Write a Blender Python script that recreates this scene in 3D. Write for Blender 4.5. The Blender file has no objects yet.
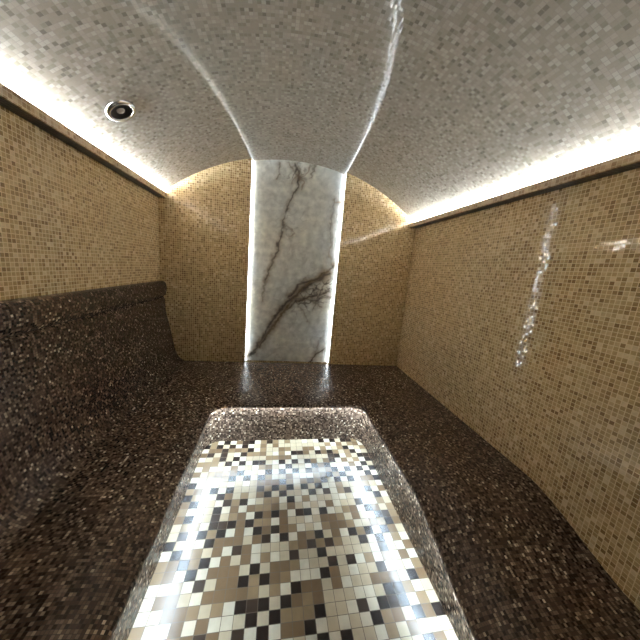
import bpy, bmesh, math, random
from mathutils import Vector, Matrix, noise

C = bpy.context.scene.collection
S = 0.9                      # metres per plan unit
ZF = -1.490                  # floor level in plan units (eye level = 0)
YB, YN = 3.0, 3.06           # back wall face, back of the niche
Y0 = -0.75                   # wall behind the viewer
XL, XR = -1.1666, 1.5485     # side walls
ZS = -1.1013                 # bench seat
ZL = 0.5583                  # underside of the light ledges
XC, ZC, RV = 0.191, -0.975, 2.06   # vault: axis and radius
NL, NR = -0.298, 0.680       # niche sides

def W(x, y, z):              # plan units -> metres, floor at z = 0
    return Vector((x * S, y * S, (z - ZF) * S))
def vault(x):
    return ZC + math.sqrt(RV * RV - (x - XC) ** 2)

# ------------------------------------------------------------------ materials
def new_mat(name):
    m = bpy.data.materials.new(name); m.use_nodes = True
    nt = m.node_tree; nt.nodes.clear()
    out = nt.nodes.new('ShaderNodeOutputMaterial')
    b = nt.nodes.new('ShaderNodeBsdfPrincipled')
    nt.links.new(b.outputs[0], out.inputs[0])
    return m, nt, b
def lin(c):
    return tuple((v / 12.92 if v <= .04045 else ((v + .055) / 1.055) ** 2.4) for v in [k / 255 for k in c])
def math_node(nt, op, a=None, b=None, c=None):
    n = nt.nodes.new('ShaderNodeMath'); n.operation = op
    for i, v in enumerate((a, b, c)):
        if v is None: continue
        if isinstance(v, (int, float)): n.inputs[i].default_value = v
        else: nt.links.new(v, n.inputs[i])
    return n.outputs[0]
def vmath(nt, op, a, b=None, scale=None):
    n = nt.nodes.new('ShaderNodeVectorMath'); n.operation = op
    for i, v in enumerate((a, b)):
        if v is None: continue
        if isinstance(v, tuple): n.inputs[i].default_value = v
        else: nt.links.new(v, n.inputs[i])
    if scale is not None:
        if isinstance(scale, (int, float)): n.inputs['Scale'].default_value = scale
        else: nt.links.new(scale, n.inputs['Scale'])
    return n.outputs[0]

def mosaic(name, pitch, stops, grout, gw=0.07, rough=0.12, jitter=0.02, grout_rough=0.7,
           vein=0.0, checker=0.0, patch=0.0, patch_scale=2.0, coat=0.0, spec=0.5, constant=True):
    """small square stone chips with grout; colour and tilt vary chip by chip (UV in metres)"""
    m, nt, b = new_mat(name)
    uv = nt.nodes.new('ShaderNodeUVMap'); uv.uv_map = 'UVMap'
    sc = vmath(nt, 'SCALE', uv.outputs[0], scale=1 / pitch)
    cell = vmath(nt, 'FLOOR', sc)
    fr = vmath(nt, 'FRACTION', sc)
    wn = nt.nodes.new('ShaderNodeTexWhiteNoise'); wn.noise_dimensions = '2D'
    nt.links.new(cell, wn.inputs['Vector'])
    val = wn.outputs['Value']
    if checker:                      # dark and light chips tend to alternate
        cx = nt.nodes.new('ShaderNodeSeparateXYZ'); nt.links.new(cell, cx.inputs[0])
        par = math_node(nt, 'FLOORED_MODULO', math_node(nt, 'ADD', cx.outputs[0], cx.outputs[1]), 2.0)
        val = math_node(nt, 'ADD', val, math_node(nt, 'MULTIPLY', math_node(nt, 'SUBTRACT', par, .5), checker * 2))
    if patch:
        pn = nt.nodes.new('ShaderNodeTexNoise'); pn.inputs['Scale'].default_value = patch_scale; pn.inputs['Detail'].default_value = 2
        nt.links.new(uv.outputs[0], pn.inputs['Vector'])
        val = math_node(nt, 'ADD', val, math_node(nt, 'MULTIPLY', math_node(nt, 'SUBTRACT', pn.outputs[0], .5), patch))
    ramp = nt.nodes.new('ShaderNodeValToRGB')
    ramp.color_ramp.interpolation = 'CONSTANT' if constant else 'LINEAR'
    el = ramp.color_ramp.elements
    while len(el) > 1: el.remove(el[-1])
    el[0].position = stops[0][0]; el[0].color = (*lin(stops[0][1]), 1)
    for p, c in stops[1:]:
        e = el.new(p); e.color = (*lin(c), 1)
    nt.links.new(val, ramp.inputs[0])
    col = ramp.outputs[0]
    if vein:
        vn = nt.nodes.new('ShaderNodeTexNoise'); vn.noise_dimensions = '4D'
        vn.inputs['Scale'].default_value = 1.3 / pitch; vn.inputs['Detail'].default_value = 4
        nt.links.new(uv.outputs[0], vn.inputs['Vector'])
        nt.links.new(math_node(nt, 'MULTIPLY', wn.outputs['Value'], 37.0), vn.inputs['W'])
        f = math_node(nt, 'ADD', math_node(nt, 'MULTIPLY', math_node(nt, 'SUBTRACT', vn.outputs[0], .5), vein), 1.0)
        col = vmath(nt, 'SCALE', col, scale=f)
    sx = nt.nodes.new('ShaderNodeSeparateXYZ'); nt.links.new(fr, sx.inputs[0])
    ex = math_node(nt, 'ABSOLUTE', math_node(nt, 'SUBTRACT', sx.outputs[0], .5))
    ey = math_node(nt, 'ABSOLUTE', math_node(nt, 'SUBTRACT', sx.outputs[1], .5))
    mx = math_node(nt, 'MAXIMUM', ex, ey)
    gm = math_node(nt, 'GREATER_THAN', mx, .5 - gw / 2)
    mix = nt.nodes.new('ShaderNodeMix'); mix.data_type = 'RGBA'
    nt.links.new(gm, mix.inputs['Factor']); nt.links.new(col, mix.inputs[6])
    mix.inputs[7].default_value = (*lin(grout), 1)
    nt.links.new(mix.outputs[2], b.inputs['Base Color'])
    r = math_node(nt, 'ADD', math_node(nt, 'MULTIPLY', gm, grout_rough - rough), rough)
    nt.links.new(r, b.inputs['Roughness'])
    b.inputs['Specular IOR Level'].default_value = spec
    if coat:
        b.inputs['Coat Weight'].default_value = coat; b.inputs['Coat Roughness'].default_value = .05
    geo = nt.nodes.new('ShaderNodeNewGeometry')
    jv = vmath(nt, 'SCALE', vmath(nt, 'SUBTRACT', wn.outputs['Color'], (.5, .5, .5)), scale=jitter * 2)
    nn = vmath(nt, 'NORMALIZE', vmath(nt, 'ADD', geo.outputs['Normal'], jv))
    nt.links.new(nn, b.inputs['Normal'])
    return m
def plain(name, col, rough=.5, metal=0.0):
    m, nt, b = new_mat(name)
    tn = nt.nodes.new('ShaderNodeTexNoise'); tn.inputs['Scale'].default_value = 60
    mp = nt.nodes.new('ShaderNodeMapRange'); mp.inputs['To Min'].default_value = rough * .85; mp.inputs['To Max'].default_value = rough * 1.15
    nt.links.new(tn.outputs[0], mp.inputs[0]); nt.links.new(mp.outputs[0], b.inputs['Roughness'])
    b.inputs['Base Color'].default_value = (*lin(col), 1); b.inputs['Metallic'].default_value = metal
    return m
def emit(name, col, strength):
    m, nt, b = new_mat(name)
    b.inputs['Base Color'].default_value = (.8, .8, .8, 1)
    b.inputs['Emission Color'].default_value = (*col, 1); b.inputs['Emission Strength'].default_value = strength
    return m

BEIGE = [(0, (150, 119, 79)), (.08, (168, 137, 94)), (.24, (187, 157, 111)), (.5, (201, 171, 125)), (.78, (213, 186, 142)), (.94, (228, 206, 166))]
wall_m = mosaic('beige_stone_mosaic', .0188, BEIGE, (234, 212, 170), gw=.15, rough=.05, jitter=.009, vein=.5, patch=.25)
ceil_m = mosaic('pale_mosaic', .0165, [(0, (114, 106, 94)), (.05, (128, 120, 107)), (.2, (139, 130, 117)), (.55, (147, 138, 126)), (.85, (156, 148, 136))],
                (126, 117, 104), gw=.09, rough=.025, jitter=.006, vein=.2)
bench_m = mosaic('dark_brown_mosaic', .0105, [(0, (50, 36, 27)), (.2, (82, 64, 51)), (.5, (107, 87, 72)), (.76, (130, 109, 92)), (.90, (156, 134, 113)), (.965, (188, 166, 142)), (.99, (224, 206, 182))],
                 (48, 38, 29), gw=.10, rough=.26, jitter=.09, vein=.5, patch=.15, spec=.32)
floor_m = mosaic('marble_checker_mosaic', 1.3462 * S / 27, [(0, (34, 23, 17)), (.15, (52, 38, 28)), (.22, (104, 82, 58)), (.36, (124, 102, 75)), (.52, (166, 150, 124)), (.8, (184, 172, 150))],
                 (84, 70, 54), gw=.05, rough=.27, jitter=.022, vein=.4, checker=.16)
white_led = emit('cool_white_led', (.86, .94, 1.0), 13)
cove_led = emit('cool_white_cove_led', (.82, .92, 1.0), 260)
nose_led = emit('cool_white_bench_led', (.62, .82, 1.0), 108)
chrome = plain('chrome', (225, 225, 228), .08, 1.0)
dark_metal = plain('dark_inner_metal', (60, 52, 44), .35, .6)
glass_m = plain('lamp_lens', (150, 140, 125), .12)
fascia_m = mosaic('ledge_mosaic', .0188, [(0, (152, 126, 96)), (.3, (172, 146, 114)), (.7, (186, 162, 130))], (188, 166, 136), gw=.1, rough=.2, jitter=.02, vein=.3)
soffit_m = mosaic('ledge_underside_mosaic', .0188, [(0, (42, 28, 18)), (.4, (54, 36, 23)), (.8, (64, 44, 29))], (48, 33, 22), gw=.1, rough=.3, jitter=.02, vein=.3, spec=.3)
caulk_m = plain('pale_joint', (206, 190, 160), .5)

# ------------------------------------------------------------------ mesh helpers
def link_mesh(name, bm, mat, parent=None, smooth=False, recalc=False):
    if recalc: bmesh.ops.recalc_face_normals(bm, faces=bm.faces)
    me = bpy.data.meshes.new(name); bm.to_mesh(me); bm.free()
    me.materials.append(mat)
    if smooth:
        for p in me.polygons: p.use_smooth = True
    o = bpy.data.objects.new(name, me); C.objects.link(o)
    if parent: o.parent = parent
    return o
def tag(o, label=None, cat=None, group=None, kind=None):
    for k, v in (('label', label), ('category', cat), ('group', group), ('kind', kind)):
        if v: o[k] = v
    return o
def empty(name, loc=(0, 0, 0)):
    o = bpy.data.objects.new(name, None); C.objects.link(o); o.location = loc; return o
def face(bm, uvl, pts, uvs):
    f = bm.faces.new([bm.verts.new(p) for p in pts])
    for l, u in zip(f.loops, uvs): l[uvl].uv = u
    return f
def grid(name, rows, uvrows, mat, parent=None, smooth=True, flip=False):
    """rows of points -> one sheet"""
    bm = bmesh.new(); uvl = bm.loops.layers.uv.new('UVMap')
    vs = [[bm.verts.new(p) for p in r] for r in rows]
    for i in range(len(rows) - 1):
        for j in range(len(rows[0]) - 1):
            q = [(i, j), (i, j + 1), (i + 1, j + 1), (i + 1, j)]
            if flip: q.reverse()
            f = bm.faces.new([vs[a][b] for a, b in q])
            for l, (a, b) in zip(f.loops, q): l[uvl].uv = uvrows[a][b]
    return link_mesh(name, bm, mat, parent, smooth)
def sweep(name, prof, ya, yb, mat, parent=None, smooth=False, closed=True):
    """closed profile in (x, z) plan units extruded along y, capped; UV = arc length, y"""
    bm = bmesh.new(); uvl = bm.loops.layers.uv.new('UVMap')
    n = len(prof); arc = [0]
    for i in range(n):
        a, b = prof[i], prof[(i + 1) % n]
        arc.append(arc[-1] + math.dist(a, b) * S)
    A = [bm.verts.new(W(x, ya, z)) for x, z in prof]; B = [bm.verts.new(W(x, yb, z)) for x, z in prof]
    for i in range(n):
        j = (i + 1) % n
        f = bm.faces.new([A[i], A[j], B[j], B[i]])
        for l, u in zip(f.loops, ((arc[i], ya * S), (arc[i + 1], ya * S), (arc[i + 1], yb * S), (arc[i], yb * S))): l[uvl].uv = u
        f.smooth = smooth
    for ring in (A, B):
        f = bm.faces.new(ring)
        for l in f.loops: l[uvl].uv = (l.vert.co.x, l.vert.co.z)
    bmesh.ops.recalc_face_normals(bm, faces=bm.faces)
    me = bpy.data.meshes.new(name); bm.to_mesh(me); bm.free(); me.materials.append(mat)
    o = bpy.data.objects.new(name, me); C.objects.link(o)
    if parent: o.parent = parent
    return o
def revolve(name, prof, n, mat, parent):
    """(r, z) profile in metres around local z"""
    bm = bmesh.new()
    rings = []
    for r, z in prof:
        rings.append([bm.verts.new((r * math.cos(2 * math.pi * k / n), r * math.sin(2 * math.pi * k / n), z)) for k in range(n)] if r > 1e-6 else [bm.verts.new((0, 0, z))])
    for a, b in zip(rings, rings[1:]):
        for k in range(n):
            q = [a[k % len(a)], a[(k + 1) % len(a)], b[(k + 1) % len(b)], b[k % len(b)]]
            q = list(dict.fromkeys(q))
            if len(q) > 2: bm.faces.new(q)
    return link_mesh(name, bm, mat, parent, True, True)

# ------------------------------------------------------------------ the room
def struct(o): o['kind'] = 'structure'; return o
YE = YN + .03
# floor of the pit
FX0, FX1, FYB = -.5006, .8456, 2.127
struct(grid('floor', [[W(FX0 - .05, Y0, ZF), W(FX1 + .05, Y0, ZF)], [W(FX0 - .05, FYB + .05, ZF), W(FX1 + .05, FYB + .05, ZF)]],
     [[((-.05) * S, (Y0 - FYB) * S), ((FX1 - FX0 + .05) * S, (Y0 - FYB) * S)], [((-.05) * S, .05 * S), ((FX1 - FX0 + .05) * S, .05 * S)]], floor_m))
# side walls with thickness
def side_wall(name, x, out):
    bm = bmesh.new(); uvl = bm.loops.layers.uv.new('UVMap')
    ya, yb, za, zb = Y0, YE, ZF, vault(XL)
    xs = (x, x + out)
    for xx in xs:
        face(bm, uvl, [W(xx, ya, za), W(xx, yb, za), W(xx, yb, zb), W(xx, ya, zb)], [(ya * S, za * S), (yb * S, za * S), (yb * S, zb * S), (ya * S, zb * S)])
    bmesh.ops.remove_doubles(bm, verts=bm.verts, dist=1e-6)
    bm.verts.ensure_lookup_table()
    v = list(bm.verts)
    for i in range(4):
        f = bm.faces.new([v[i], v[(i + 1) % 4], v[4 + (i + 1) % 4], v[4 + i]])
        for l in f.loops: l[uvl].uv = (l.vert.co.y, l.vert.co.z)
    return struct(link_mesh(name, bm, wall_m, recalc=True))
side_wall('wall_left', XL, -.08); side_wall('wall_right', XR, .08)
# vaulted ceiling with thickness
half = math.asin((XR - XC) / RV); half_l = math.asin((XC - XL) / RV)
n = round((half + half_l) * RV * S / .0165)      # the vault turns chip by chip: every row of chips is flat
bm = bmesh.new(); uvl = bm.loops.layers.uv.new('UVMap')
ring = []
for t in (0, .07):
    for i in range(n + 1):
        a = -half_l + (half + half_l) * i / n
        ring.append((t, a, XC + (RV + t) * math.sin(a), ZC + (RV + t) * math.cos(a)))
ys = [Y0 + (YE - Y0) * k / 8 for k in range(9)]
vv = [[bm.verts.new(W(x, y, z)) for y in ys] for (t, a, x, z) in ring]
def vf(i0, k0, i1, k1, i2, k2, i3, k3):
    f = bm.faces.new([vv[i0][k0], vv[i1][k1], vv[i2][k2], vv[i3][k3]]); f.smooth = False
    for l, (i, k) in zip(f.loops, ((i0, k0), (i1, k1), (i2, k2), (i3, k3))): l[uvl].uv = ((i % (n + 1)) * .0165, ys[k] * S)
m1 = n + 1
for i in range(n):
    for k in range(8):
        vf(i, k, i, k + 1, i + 1, k + 1, i + 1, k)
        vf(m1 + i, k, m1 + i + 1, k, m1 + i + 1, k + 1, m1 + i, k + 1)
struct(link_mesh('ceiling', bm, ceil_m))
# back wall: two mosaic flanks with arched tops, niche returns between them, backing behind
def flank(bm, uvl, x0, x1):
    N = 24; xs = [x0 + (x1 - x0) * i / N for i in range(N + 1)]
    for a, b in zip(xs, xs[1:]):
        for y in (YB,):
            pts = [(a, ZF), (b, ZF), (b, vault(b)), (a, vault(a))]
            face(bm, uvl, [W(p[0], y, p[1]) for p in pts], [(p[0] * S, p[1] * S) for p in pts])
def back_wall():
    bm = bmesh.new(); uvl = bm.loops.layers.uv.new('UVMap')
    flank(bm, uvl, XL, NL); flank(bm, uvl, NR, XR)
    for x in (NL, NR):
        pts = [(YB, ZF), (YE, ZF), (YE, vault(x)), (YB, vault(x))]
        if x == NR: pts.reverse()
        face(bm, uvl, [W(x, p[0], p[1]) for p in pts], [(p[0] * S, p[1] * S) for p in pts])
    N = 30; xs = [XL + (XR - XL) * i / N for i in range(N + 1)]
    for a, b in zip(xs, xs[1:]):
        pts = [(a, ZF), (b, ZF), (b, vault(b)), (a, vault(a))]
        face(bm, uvl, [W(p[0], YE, p[1]) for p in pts], [(p[0] * S, p[1] * S) for p in pts])
    bmesh.ops.remove_doubles(bm, verts=bm.verts, dist=1e-6)
    return struct(link_mesh('wall_back', bm, wall_m))
back_wall()
def front_wall():
    bm = bmesh.new(); uvl = bm.loops.layers.uv.new('UVMap')
    N = 30; xs = [XL + (XR - XL) * i / N for i in range(N + 1)]
    for a, b in zip(xs, xs[1:]):
        pts = [(a, ZF), (a, vault(a)), (b, vault(b)), (b, ZF)]
        face(bm, uvl, [W(p[0], Y0, p[1]) for p in pts], [(p[0] * S, p[1] * S) for p in pts])
    bmesh.ops.remove_doubles(bm, verts=bm.verts, dist=1e-6)
    return struct(link_mesh('wall_front', bm, ceil_m))
front_wall()

# ------------------------------------------------------------------ bench built round the pit
bench = empty('tiled_bench', W(0, 1.2, ZF))
tag(bench, 'dark brown mosaic bench wrapping round three sides of the pale floor', 'bench')
bo = bench.location
def under(o, parent=bench):
    o.parent = parent
    o.matrix_parent_inverse = Matrix.Translation(-Vector(parent.matrix_world.translation if parent.parent else parent.location))
    return o
RX0, RX1, RYB, RR = -.4376, .810, 2.0837, .105      # rim of the pit
BXW = -.945                                      # foot of the backrest
NOSE_A, NOSE_B, LIP = .24, .060, .026
def sstep(a, b, t):
    t = max(0, min(1, (t - a) / (b - a))); return t * t * (3 - 2 * t)
def sink(x, y):                                  # the right arm of the bench dips towards the door
    return -.17 * sstep(1.2, .55, y) * sstep(.45, .65, x)
XW, YW, YS = XR - .003, YB - .003, Y0 + .003    # hairline joint to the walls
# rim path: list of (x, y, nx, ny, outer x, outer y)
path = []
for k in range(23):
    y = YS + (RYB - RR - YS) * k / 23
    path.append((RX0, y, -1, 0, BXW, y))
for k in range(13):
    t = math.pi / 2 * k / 12
    cx, cy = RX0 + RR, RYB - RR
    x, y = cx - RR * math.cos(t), cy + RR * math.sin(t)
    ox, oy = (BXW, cy + (YW - cy) * k / 6) if k <= 6 else (BXW + (cx - BXW) * (k - 6) / 6, YW)
    path.append((x, y, -math.cos(t), math.sin(t), ox, oy))
for k in range(1, 12):
    x = RX0 + RR + (RX1 - RX0 - 2 * RR) * k / 12
    path.append((x, RYB, 0, 1, x, YW))
for k in range(13):
    t = math.pi / 2 * (1 - k / 12)
    cx, cy = RX1 - RR, RYB - RR
    x, y = cx + RR * math.cos(t), cy + RR * math.sin(t)
    ox, oy = (cx + (XW - cx) * k / 6, YW) if k <= 6 else (XW, YW - (YW - cy) * (k - 6) / 6)
    path.append((x, y, math.cos(t), math.sin(t), ox, oy))
for k in range(1, 41):
    y = RYB - RR - (RYB - RR - YS) * k / 40
    path.append((RX1, y, 1, 0, XW, y))
# seat with its rounded nose
rows, uvr = [], []
acc = 0; prev = None
for (x, y, nx, ny, ox, oy) in path:
    r, u = [], []
    nose = [(0, -NOSE_B), (0, -NOSE_B + LIP * .7), (.003, -NOSE_B + LIP * .92)]
    for k in range(10):
        q = k / 9
        nose.append((.010 + (NOSE_A - .010) * q, -(NOSE_B - LIP) * (1 - q) ** 2))
    for o, dz in nose:
        px, py = x + nx * o, y + ny * o
        r.append(W(px, py, ZS + dz + sink(px, py)))
        stretch = -dz * .7
        u.append(((px - nx * stretch) * S, (py - ny * stretch) * S))
    ix, iy = x + nx * NOSE_A, y + ny * NOSE_A
    for k in range(1, 9):
        px, py = ix + (ox - ix) * k / 8, iy + (oy - iy) * k / 8
        r.append(W(px, py, ZS + sink(px, py))); u.append((px * S, py * S))
    rows.append(r); uvr.append(u)
under(grid('seat', rows, uvr, bench_m))
# riser between rim and floor
rows, uvr, led_path = [], [], []; acc = 0; prev = None
def base_pt(x, y, nx, ny):
    bx = FX0 + (x - RX0) / (RX1 - RX0) * (FX1 - FX0)
    by = y if y < RYB - RR else RYB - RR + (y - (RYB - RR)) / RR * (FYB - (RYB - RR))
    return bx, by
for (x, y, nx, ny, ox, oy) in path:
    if prev: acc += math.dist(prev, (x, y))
    prev = (x, y)
    bx, by = base_pt(x, y, nx, ny)
    top = ZS - NOSE_B + sink(x + nx * .02, y); r, u = [], []
    # underside of the nose: a thin lip with a recess for the light strip, then the upright face
    sec = [(0, 0), (.12, 0), (.34, .017), (.62, .019), (1, .019)] + [(1, .019 + (ZF - top - .019) * q / 8) for q in range(1, 9)]
    run = 0
    for k, (e, dz) in enumerate(sec):
        if k: run += math.hypot((e - sec[k - 1][0]) * .06, dz - sec[k - 1][1])
        r.append(W(x + (bx - x) * e, y + (by - y) * e, top + dz)); u.append((acc * S, run * S))
    led_path.append((x + (bx - x) * .52, y + (by - y) * .52, top + .011))
    rows.append(r); uvr.append(u)
under(grid('riser', rows, uvr, bench_m, flip=True))
rl = []
for i, (x, y, z) in enumerate(led_path):
    a, b2 = led_path[max(0, i - 1)], led_path[min(len(led_path) - 1, i + 1)]
    tx, ty = b2[0] - a[0], b2[1] - a[1]; L = math.hypot(tx, ty); sx, sy = ty / L, -tx / L
    rl.append([W(x + sx * .005 * math.cos(t), y + sy * .005 * math.cos(t), z + .005 * math.sin(t)) for t in [2 * math.pi * k / 8 for k in range(9)]])
o = grid('nosing_light_strip', rl, [[(0, 0)] * 9] * len(rl), nose_led)
tag(o, 'white light strip tucked under the rounded front edge of the dark bench', 'light strip')
# backrest and rolled headrest along the left wall
back_prof = [(XL + .001, -.405), (-1.140, -.405), (-1.1290, -.418), (-1.1235, -.44), (-1.121, -.50), (-1.116, -.56), (-1.105, -.62), (-1.092, -.68), (-1.076, -.75), (-1.062, -.82),
             (-1.050, -.89), (-1.038, -.95), (-1.024, -1.00), (-1.004, -1.045), (-.978, -1.078), (-.945, -1.0995), (-.925, -1.1020), (-.925, ZF), (XL + .001, ZF)]
under(sweep('backrest', back_prof, YS, YW, bench_m, smooth=True))
head_prof = [(XL + .001, -.247), (-1.142, -.247), (-1.126, -.253), (-1.114, -.267), (-1.107, -.288), (-1.104, -.315), (-1.106, -.345), (-1.112, -.375), (-1.122, -.393), (-1.139, -.407), (XL + .001, -.407)]
under(sweep('headrest', head_prof, YS, YW, bench_m, smooth=True))

# ------------------------------------------------------------------ marble panel in the niche
VEINS = {  # (x, z) courses in plan units, width, darkness, colour
 'A': ([(.133, 1.055), (.199, .937), (.152, .78), (.079, .64), (.054, .481), (.048, .39), (.009, .249), (-.029, .082), (-.081, -.064), (-.101, -.162)], .012, .8, (70, 62, 58)),
 'A2': ([(-.02, .123), (-.082, -.047), (-.122, -.218), (-.138, -.391)], .012, .5, (110, 100, 92)),
 'A3': ([(-.014, 1.056), (-.038, .885)], .010, .6, (90, 80, 74)),
 'A4': ([(.338, 1.084), (.314, .953)], .010, .6, (90, 80, 74)),
 'A5': ([(.06, 1.06), (.13, .98), (.20, .93), (.27, 1.0), (.30, 1.07)], .012, .55, (110, 92, 82)),
 'A6': ([(.10, .86), (.17, .95), (.24, .90), (.21, .82)], .010, .5, (120, 100, 88)),
 'A7': ([(.048, .44), (.11, .42), (.16, .37), (.13, .33)], .010, .5, (110, 96, 88)),
 'B': ([(.624, .061), (.511, -.096), (.367, -.194), (.249, -.29), (.131, -.398), (.04, -.53), (-.04, -.663), (-.096, -.795), (-.164, -.928), (-.234, -1.037), (-.293, -1.105)], .024, 1.0, (52, 44, 36)),
 'B2': ([(.612, -.227), (.426, -.303), (.255, -.378), (.112, -.501), (-.014, -.687), (-.139, -.927)], .014, .9, (66, 54, 40)),
 'B3': ([(.607, -.027), (.412, -.129), (.267, -.189), (.152, -.334)], .018, .9, (62, 54, 46)),
 'B9': ([(.58, .0), (.46, -.10), (.33, -.20), (.20, -.36), (.10, -.50), (.03, -.62), (-.06, -.80)], .012, .9, (92, 76, 46)),
 'B4': ([(.539, -.424), (.432, -.379), (.352, -.333), (.2, -.36)], .012, .6, (92, 84, 76)),
 'B5': ([(.399, -.614), (.338, -.487), (.255, -.39)], .012, .45, (104, 96, 88)),
 'B6': ([(.63, -.30), (.50, -.33), (.42, -.22), (.30, -.24)], .013, .6, (88, 80, 72)),
 'B7': ([(.60, -.10), (.52, -.22), (.47, -.33), (.45, -.47)], .012, .55, (92, 84, 76)),
 'B8': ([(.33, -.10), (.24, -.22), (.16, -.30)], .010, .5, (100, 92, 84)),
 'C': ([(.61, -.927), (.51, -1.013), (.458, -1.097)], .016, .8, (74, 62, 52)),
 'C2': ([(.56, -.80), (.53, -.92), (.50, -1.02)], .012, .4, (120, 110, 100)),
 'D': ([(.593, .768), (.57, .63), (.561, .468), (.59, .282), (.566, .136)], .010, .45, (110, 106, 104)),
 'D2': ([(.65, .75), (.60, .72), (.58, .76)], .010, .5, (150, 120, 90)),
 'D3': ([(.60, .30), (.56, .18), (.62, .08)], .018, .4, (150, 128, 98)),
}
def seg_dist(px, pz, a, b):
    ax, az = a; bx, bz = b; dx, dz = bx - ax, bz - az
    t = max(0, min(1, ((px - ax) * dx + (pz - az) * dz) / (dx * dx + dz * dz)))
    return math.hypot(px - ax - t * dx, pz - az - t * dz)
def marble_colour(x, z):
    p = Vector((x, 0, z))
    c = Vector((218, 218, 211))
    k = noise.fractal(p * 2.2 + Vector((3, 1, 7)), 1.0, 2.0, 4)
    c = c + Vector((10, 8, 3)) * k * 1.3
    w = noise.noise(p * 1.4 + Vector((9, 4, 2)))
    c = c.lerp(Vector((200, 190, 168)), max(0, min(.6, w * .9)))
    f = noise.fractal(p * 16, .9, 2.0, 4)
    c = c * (1 + .11 * f)
    wx = .012 * noise.noise(p * 40) + .020 * noise.noise(p * 9 + Vector((0, 5, 0))) + .012 * noise.noise(p * 24 + Vector((7, 0, 0)))
    wz = .020 * noise.noise(p * 9 + Vector((0, 0, 11))) + .012 * noise.noise(p * 24 + Vector((0, 3, 4)))
    qx, qz = x + wx, z + wz
    for nm, (pts, wd, dk, col) in VEINS.items():
        d = min(seg_dist(qx, qz, a, b) for a, b in zip(pts, pts[1:]))
        if d < wd * 8:
            m = .75 + .9 * noise.noise(p * 13 + Vector((len(nm) * 3.1, ord(nm[-1]) * .7, 0)))
            core = math.exp(-(d / (wd * .6)) ** 2) * dk * max(.12, min(1, m + .25))
            halo = math.exp(-(d / (wd * 2.6)) ** 2) * dk * .6 * max(0, min(1, m))
            c = c.lerp(Vector((118, 100, 80)), min(.7, halo)); c = c.lerp(Vector(col), min(.95, core))
    # fine web of cracks, densest below the broad diagonal band
    db = min(seg_dist(x, z, a, b) for a, b in zip(WEB, WEB[1:]))
    web = .14 + 1.2 * math.exp(-(db / .13) ** 2) + .9 * math.exp(-(math.hypot(x - .17, z - .95) / .12) ** 2) + .5 * math.exp(-(math.hypot(x - .07, z - .42) / .11) ** 2)
    for sc, wt in ((7.5, 1.0), (15, .8)):
        q = Vector((x + wx * 1.5, .3 * sc, z + wz * 1.5))
        r = abs(noise.noise(q * sc)); amt = max(0, .5 + noise.noise(q * sc * .45 + Vector((5, 5, 5))) * 1.4)
        c = c.lerp(Vector((78, 70, 64)), min(.75, math.exp(-(r / .045) ** 2) * web * wt * min(1, amt)))
    c = c * (1 - .3 * min(1.2, web) * max(0, noise.fractal(p * 20, .8, 2.0, 3)))
    return c
WEB = [(.60, -.15), (.45, -.26), (.30, -.34)]
m, nt, b = new_mat('polished_marble')
at = nt.nodes.new('ShaderNodeVertexColor'); at.layer_name = 'stone'
nt.links.new(at.outputs[0], b.inputs['Base Color']); b.inputs['Roughness'].default_value = .22
marble_m = m
def marble_panel():
    NX, NZ = 130, 280
    bm = bmesh.new(); cl = bm.loops.layers.color.new('stone') if False else None
    fl = bm.verts.layers.float_color.new('stone')
    x0, x1 = NL + .0005, NR - .0005
    front, back = [], []
    for j in range(NZ + 1):
        rf, rb = [], []
        for i in range(NX + 1):
            x = x0 + (x1 - x0) * i / NX; z = ZS + (vault(x) - .0005 - ZS) * j / NZ
            v = bm.verts.new(W(x, YN, z)); c = marble_colour(x, z); v[fl] = (*lin(tuple(max(0, min(255, q)) for q in c)), 1)
            rf.append(v)
        front.append(rf)
    for j in range(NZ):
        for i in range(NX):
            bm.faces.new([front[j][i], front[j][i + 1], front[j + 1][i + 1], front[j + 1][i]])
    edge = [front[0][i] for i in range(NX + 1)] + [front[j][NX] for j in range(1, NZ + 1)] + [front[NZ][i] for i in range(NX - 1, -1, -1)] + [front[j][0] for j in range(NZ - 1, 0, -1)]
    bk = []
    for v in edge:
        w = bm.verts.new(v.co + Vector((0, .022 * S, 0))); w[fl] = v[fl]; bk.append(w)
    for i in range(len(edge)):
        j = (i + 1) % len(edge)
        bm.faces.new([edge[j], edge[i], bk[i], bk[j]])
    bm.faces.new(list(reversed(bk)))
    o = link_mesh('marble_panel', bm, marble_m)
    return tag(o, 'tall white marble slab with brown veins set in the arched end wall', 'panel')
marble_panel()

# ------------------------------------------------------------------ LED strips beside the marble
def led_profile(name, x, sgn, label):
    za, zb = ZS + .002, vault(x + sgn * .01) - .004
    def slab(a, b, y0, y1):
        bm = bmesh.new()
        vs = [[bm.verts.new(W(x + sgn * a2, yy, zz)) for zz in (za, zb)] for a2, yy in ((a, y0), (b, y0), (b, y1), (a, y1))]
        for i in range(4):
            j = (i + 1) % 4; bm.faces.new([vs[i][0], vs[j][0], vs[j][1], vs[i][1]])
        bm.faces.new([v[0] for v in vs]); bm.faces.new([v[1] for v in vs])
        return bm
    root = link_mesh(name, slab(.003, .005, YB + .041, YB + .054), white_led, recalc=True)
    link_mesh('channel', slab(.0005, .0029, YB + .027, YB + .056), chrome, root, recalc=True)
    return tag(root, label, 'light strip', 'upright light strips beside the marble')
led_profile('led_strip', NL, 1, 'upright glowing white light strip along the marble edge nearer the backrest')
led_profile('led_strip', NR, -1, 'upright glowing white light strip along the marble edge nearer the plain tiled wall')

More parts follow.
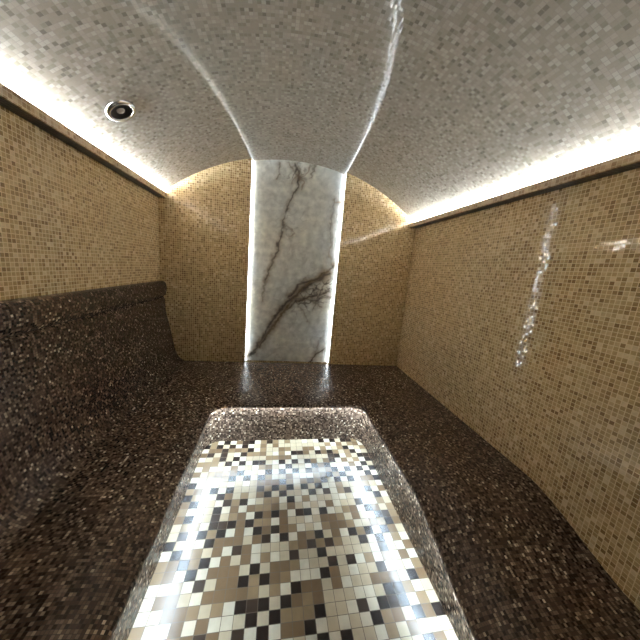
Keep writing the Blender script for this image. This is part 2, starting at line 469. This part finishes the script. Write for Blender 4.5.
# ------------------------------------------------------------------ light ledges under the vault
LW, LH = .0799, .0462
def ledge(wall_x, sgn, label, led_label):
    fx = wall_x + sgn * LW
    root = empty('light_shelf', W(wall_x + sgn * LW / 2, 1.1, ZL))
    tag(root, label, 'ledge', 'light ledges below the vault')
    inv = Matrix.Translation(-root.location)
    yb = YB - .0005
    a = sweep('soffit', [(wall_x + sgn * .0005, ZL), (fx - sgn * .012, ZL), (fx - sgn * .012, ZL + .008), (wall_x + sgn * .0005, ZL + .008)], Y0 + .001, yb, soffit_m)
    f = sweep('fascia', [(fx - sgn * .012, ZL - .0005), (fx, ZL - .0005), (fx, ZL + LH), (fx - sgn * .012, ZL + LH)], Y0 + .001, yb, fascia_m)
    for o in (a, f): o.parent = root; o.matrix_parent_inverse = inv
    cx, cz, r = fx - sgn * .028, ZL + .034, .008
    bm_prof = [(cx + r * math.cos(t), cz + r * math.sin(t)) for t in [2 * math.pi * k / 10 for k in range(10)]]
    l = sweep('cove_led_strip', bm_prof, Y0 + .01, yb - .005, cove_led, smooth=True)
    tag(l, led_label, 'light strip', 'light strips hidden in the ledges')
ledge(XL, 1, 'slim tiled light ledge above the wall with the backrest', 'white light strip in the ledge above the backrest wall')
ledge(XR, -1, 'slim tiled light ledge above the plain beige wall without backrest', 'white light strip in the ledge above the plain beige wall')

# ------------------------------------------------------------------ round fitting in the vault
dx, dy = -.898, 1.842
dz = vault(dx)
nrm = Vector((XC - dx, 0, ZC - dz)).normalized()       # pointing into the room
dl = empty('recessed_downlight', W(dx, dy, dz))
dl.rotation_euler = nrm.to_track_quat('Z', 'Y').to_euler()
tag(dl, 'round chrome recessed light fitting in the pale vaulted ceiling', 'light fitting')
q = .081 * S
revolve('ring', [(q * .72, .001), (q * .72, .010), (q * .75, .0135), (q * .83, .0145), (q * .92, .011), (q, .004), (q, .0005)], 48, chrome, dl)
revolve('reflector', [(q * .725, .009), (q * .62, .006), (q * .48, .003), (q * .30, .0015), (0, .001)], 40, dark_metal, dl)
revolve('lens', [(q * .26, .0015), (q * .25, .006), (q * .16, .010), (0, .0115)], 28, glass_m, dl)
# ------------------------------------------------------------------ camera, world, view
R = Matrix(((0.983999, -0.156917, 0.084403), (-0.052918, 0.194952, 0.979384), (0.170136, 0.968179, -0.183528)))
M = Matrix((R[0], R[1], -R[2])).transposed().to_4x4()
cam = bpy.data.cameras.new('camera'); co = bpy.data.objects.new('camera', cam); C.objects.link(co)
M.translation = W(0, 0, 0); co.matrix_world = M
cam.sensor_width = 36; cam.lens = 268.2087 / 640 * 36; cam.clip_start = .01
bpy.context.scene.camera = co
w = bpy.data.worlds.new('world'); bpy.context.scene.world = w; w.use_nodes = True
w.node_tree.nodes['Background'].inputs[0].default_value = (0, 0, 0, 1)
sc = bpy.context.scene
sc.cycles.max_bounces = 14; sc.cycles.diffuse_bounces = 8; sc.cycles.glossy_bounces = 6
sc.cycles.sample_clamp_indirect = 15
vs = sc.view_settings
vs.view_transform = 'Standard'; vs.look = 'None'; vs.gamma = 1; vs.use_curve_mapping = False
vs.exposure = 1.08
